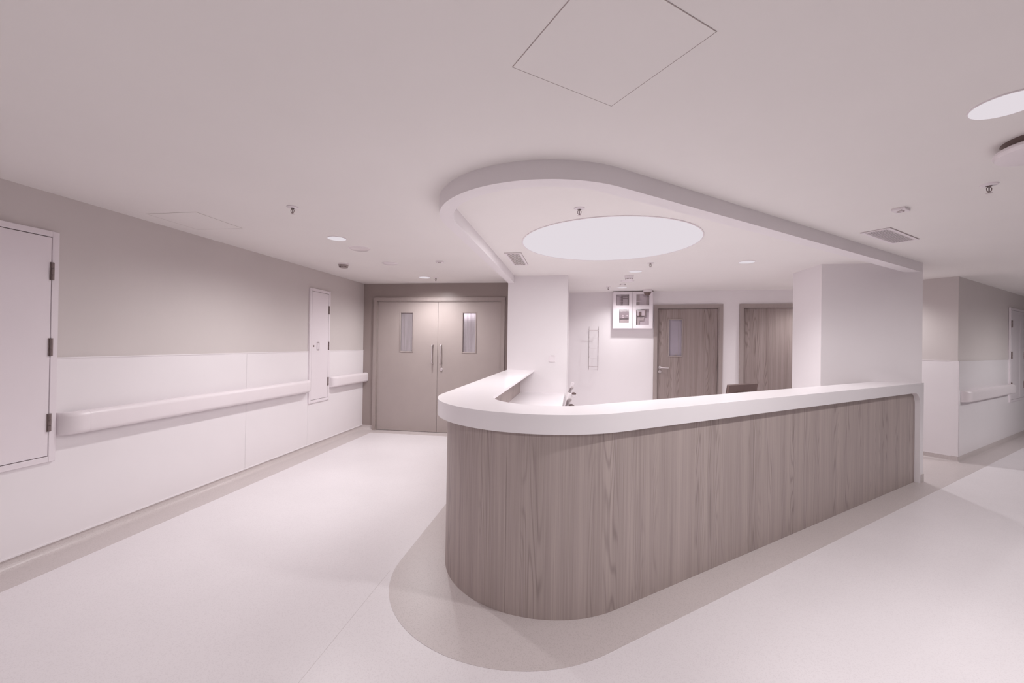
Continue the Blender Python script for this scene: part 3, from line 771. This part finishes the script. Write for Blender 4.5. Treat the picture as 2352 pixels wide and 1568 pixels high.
def detector(label, x, y, m):
    o = thing('smoke_detector', label, 'smoke detector', (x, y, H), 0, 'ceiling smoke detectors')
    MB().lathe([(0, 0), (0.060, 0), (0.062, -0.004), (0.060, -0.014), (0, -0.014)], seg=36).done('base', M['plastic'], o, smooth=True)
    h = MB().lathe([(0.058, -0.014), (0.056, -0.024), (0.048, -0.040), (0.044, -0.050), (0.030, -0.054), (0, -0.054)], seg=36).done('head', m, o, smooth=True)
    mb = MB()
    for k in range(14):
        t = 2 * math.pi * k / 14; c, s = math.cos(t), math.sin(t)
        rr_ = 0.0475
        p = [(rr_ * c - s * 0.0045, rr_ * s + c * 0.0045), (rr_ * c + s * 0.0045, rr_ * s - c * 0.0045), ((rr_ + .0025) * c + s * 0.0045, (rr_ + .0025) * s - c * 0.0045), ((rr_ + .0025) * c - s * 0.0045, (rr_ + .0025) * s + c * 0.0045)]
        mb.prism(p, -0.047, -0.036)
    mb.done('vent_slots', M['dark'], h)
    return o
detector('grey smoke detector on the ceiling near the left wall', -2.775, 4.60, M['greyplastic'])
detector('white smoke detector in the station ceiling beside a round plate', 0.722, 5.70, M['plastic'])

def plate(name, label, cat, x, y, prof, m, rim=None):
    o = thing(name, label, cat, (x, y, H))
    MB().lathe(prof, seg=48).done('cover', m, o, smooth=True, angle=50)
    if rim: MB().lathe(rim, seg=48).done('rim', M['plastic'], o, smooth=True)
    return o
plate('ceiling_speaker', 'gloss white round ceiling disc right behind the near left downlight', 'speaker', -2.156, 3.86, [(0.0, -0.022), (0.05, -0.020), (0.085, -0.013), (0.098, -0.004), (0.098, 0)], M['glossy'], [(0.098, 0), (0.098, -0.004), (0.106, -0.003), (0.108, 0)])
plate('ceiling_speaker', 'flat round ceiling speaker between the two left corridor downlights', 'speaker', -2.189, 4.628, [(0, -0.012), (0.07, -0.011), (0.082, -0.006), (0.082, 0)], M['plastic'], [(0.082, 0), (0.082, -0.007), (0.092, -0.005), (0.094, 0)])
plate('ceiling_speaker', 'flat round white plate just behind the white smoke detector', 'speaker', 0.755, 6.15, [(0, -0.008), (0.084, -0.007), (0.087, 0)], M['plastic'], [(0.087, 0), (0.087, -0.008), (0.095, -0.004), (0.097, 0)])
so = thing('ceiling_sounder', 'thick pale round sounder hanging under the ceiling at the right edge', 'sounder', (2.045, 2.13, H))
MB().lathe([(0, 0), (0.135, 0), (0.125, -0.03), (0, -0.03)], seg=48).done('shaded_neck', M['dark'], so, smooth=True)  # dark colour stands in for the shade between cover and ceiling
MB().lathe([(0, -0.03), (0.145, -0.03), (0.156, -0.038), (0.158, -0.048), (0.150, -0.062), (0.12, -0.068), (0, -0.070)], seg=48).done('cover', M['plastic'], so, smooth=True)
# small two-foot fixture near the glazed cabinet
cl = thing('ceiling_clip', 'tiny white ceiling clip between the round plate and rear downlight', 'clip', (0.722, 6.45, H))
MB().box(-0.04, -0.012, -0.012, 0.04, 0.012, 0, 0.002, 1).done('body', M['plastic'], cl)
for x in (-0.036, 0.036): MB().box(x - 0.006, -0.013, -0.016, x + 0.006, 0.013, -0.0121).done('foot', M['dark'], cl)

def sensor(label, x, y, rz, L, W_):
    o = thing('call_sensor', label, 'ceiling sensor', (x, y, H), rz, 'small ceiling sensors')
    MB().box(-L / 2, -W_ / 2, -0.016, L / 2, W_ / 2, 0, 0.003, 2).done('body', M['plastic'], o)
    MB().lathe([(0.016, -0.016), (0.016, -0.019), (0.020, -0.019), (0.020, -0.016)], seg=24).done('lens_ring', M['greyplastic'], o, smooth=True)
    MB().lathe([(0, -0.0175), (0.004, -0.0175), (0.004, -0.016)], (-L * 0.38, -W_ * 0.2, 0), 12).done('indicator', M['dark'], o)
    return o
sensor('small flat rectangular ceiling sensor beside the right air grille', 2.150, 3.098, A, 0.10, 0.072)
sensor('small flat rectangular ceiling sensor left of the bulkhead near the double door', -1.545, 4.545, 0, 0.082, 0.05)

def grille(label, x, y, rz, L, W_, n):
    o = thing('air_grille', label, 'air grille', (x, y, H), rz, 'ceiling air grilles')
    f = 0.022
    MB().box(-L/2, -W_/2, -0.007, L/2, -W_/2 + f, 0).box(-L/2, W_/2 - f, -0.007, L/2, W_/2, 0).box(-L/2, -W_/2 + f, -0.007, -L/2 + f, W_/2 - f, 0).box(L/2 - f, -W_/2 + f, -0.007, L/2, W_/2 - f, 0).done('frame', M['plastic'], o)
    MB().box(-L/2 + f, -W_/2 + f, -0.002, L/2 - f, W_/2 - f, 0).done('duct_back', M['line'], o)
    MB().box(-L/2 - .004, -W_/2 - .004, -0.0015, L/2 + .004, W_/2 + .004, -0.0002).done('shadow_line', M['greyplastic'], o)
    mb = MB(); span = W_ - 2 * f; p = span / n
    for k in range(n):
        yc = -span / 2 + p * (k + 0.5)
        mb.box(-L/2 + f, yc - p * 0.22, -0.0065, L/2 - f, yc + p * 0.22, -0.0022)
    mb.done('slats', M['plastic'], o)
    return o
xg, yg = un(4.412, -1.352)
grille('white slatted air grille on the ceiling outside the bulkhead at right', xg, yg, A, 0.62, 0.185, 11)
grille('white slatted air grille inside the bulkhead left of the luminous disc', -0.640, 4.51, math.pi / 2, 0.66, 0.175, 10)

def hatch(label, x, y, rz, s, jm='greyplastic'):
    o = thing('access_hatch', label, 'ceiling hatch', (x, y, H), rz, 'ceiling access hatches')
    h = s / 2; g = 0.0025
    MB().box(-h, -h, -0.0012, -h + g, h, 0).box(h - g, -h, -0.0012, h, h, 0).box(-h + g, -h, -0.0012, h - g, -h + g, 0).box(-h + g, h - g, -0.0012, h - g, h, 0).done('joint', M[jm], o)
    MB().box(-h + g, -h + g, -0.001, h - g, h - g, 0).done('panel', M['ceiling'], o)
    return o
hatch('large square access hatch in the ceiling at the top centre', 0.094, 1.332, math.radians(38.0), 0.449)
hatch('faint square access hatch in the ceiling close to the left wall', -2.99, 2.855, 0, 0.43, 'frame')

cam_ = thing('dome_camera', 'white dome security camera on the ceiling before the glazed cabinet', 'security camera', (1.20, 7.10, H))
MB().lathe([(0, 0), (0.068, 0), (0.072, -0.006), (0.072, -0.038), (0, -0.038)], seg=36).done('base', M['plastic'], cam_, smooth=True)
prof = [(0.060, -0.038)] + [(0.060 * math.cos(t), -0.042 - 0.060 * math.sin(t)) for t in [math.pi / 2 * k / 10 for k in range(11)]]
MB().lathe(prof, seg=36).done('dome', M['dark'], cam_, smooth=True)
MB().lathe([(0.060, -0.050), (0.070, -0.052), (0.062, -0.0385)], seg=36).done('dome_ring', M['plastic'], cam_, smooth=True)

# glowing box and lamp added beyond the double door to brighten its panes
wlp = thing('glow_box', 'glowing box added to whiten the top of the right vision pane', 'glow box', (-2.42, 9.2, 2.0))
MB().box(-0.22, -0.05, -0.03, 0.22, 0, 0.30, 0.01, 2).done('housing', M['plastic'], wlp)
MB().box(-0.20, -0.054, -0.01, 0.20, -0.0505, 0.28).done('diffuser', M['strong'], wlp)
bd_ = downlight('unseen fill lamp added beyond the double door', -1.6, 7.3, 0.080, 90)  # added so that the vision panes glow

# ================================================================== CAMERA, WORLD
cd_ = bpy.data.cameras.new('camera'); co = bpy.data.objects.new('camera', cd_); C.objects.link(co)
cd_.sensor_width = 36; cd_.sensor_fit = 'HORIZONTAL'; cd_.lens = 942.129 / 2352 * 36; cd_.clip_start = 0.05
yaw, pitch, roll = 0.1502, 0.0056, 0.0146
fw = Vector((-math.sin(yaw) * math.cos(pitch), math.cos(yaw) * math.cos(pitch), math.sin(pitch)))
rt = Vector((math.cos(yaw), math.sin(yaw), 0)); up = rt.cross(fw)
r2 = rt * math.cos(roll) + up * math.sin(roll); u2 = -rt * math.sin(roll) + up * math.cos(roll)
m4 = Matrix(((r2.x, u2.x, -fw.x, 0), (r2.y, u2.y, -fw.y, 0), (r2.z, u2.z, -fw.z, 1.42), (0, 0, 0, 1)))
co.matrix_world = m4
sc.camera = co
wd_ = bpy.data.worlds.new('world'); sc.world = wd_; wd_.use_nodes = True
wd_.node_tree.nodes['Background'].inputs['Color'].default_value = (1.0, 0.92, 0.94, 1)
wd_.node_tree.nodes['Background'].inputs['Strength'].default_value = 0.0
sc.view_settings.view_transform = 'Standard'; sc.view_settings.look = 'None'
sc.view_settings.gamma = 1.0; sc.view_settings.use_curve_mapping = False
sc.view_settings.exposure = 0.3
sc.cycles.use_denoising = True
sc.cycles.max_bounces = 12; sc.cycles.diffuse_bounces = 8
sc.cycles.caustics_reflective = False; sc.cycles.caustics_refractive = False
sc.cycles.sample_clamp_indirect = 6.0
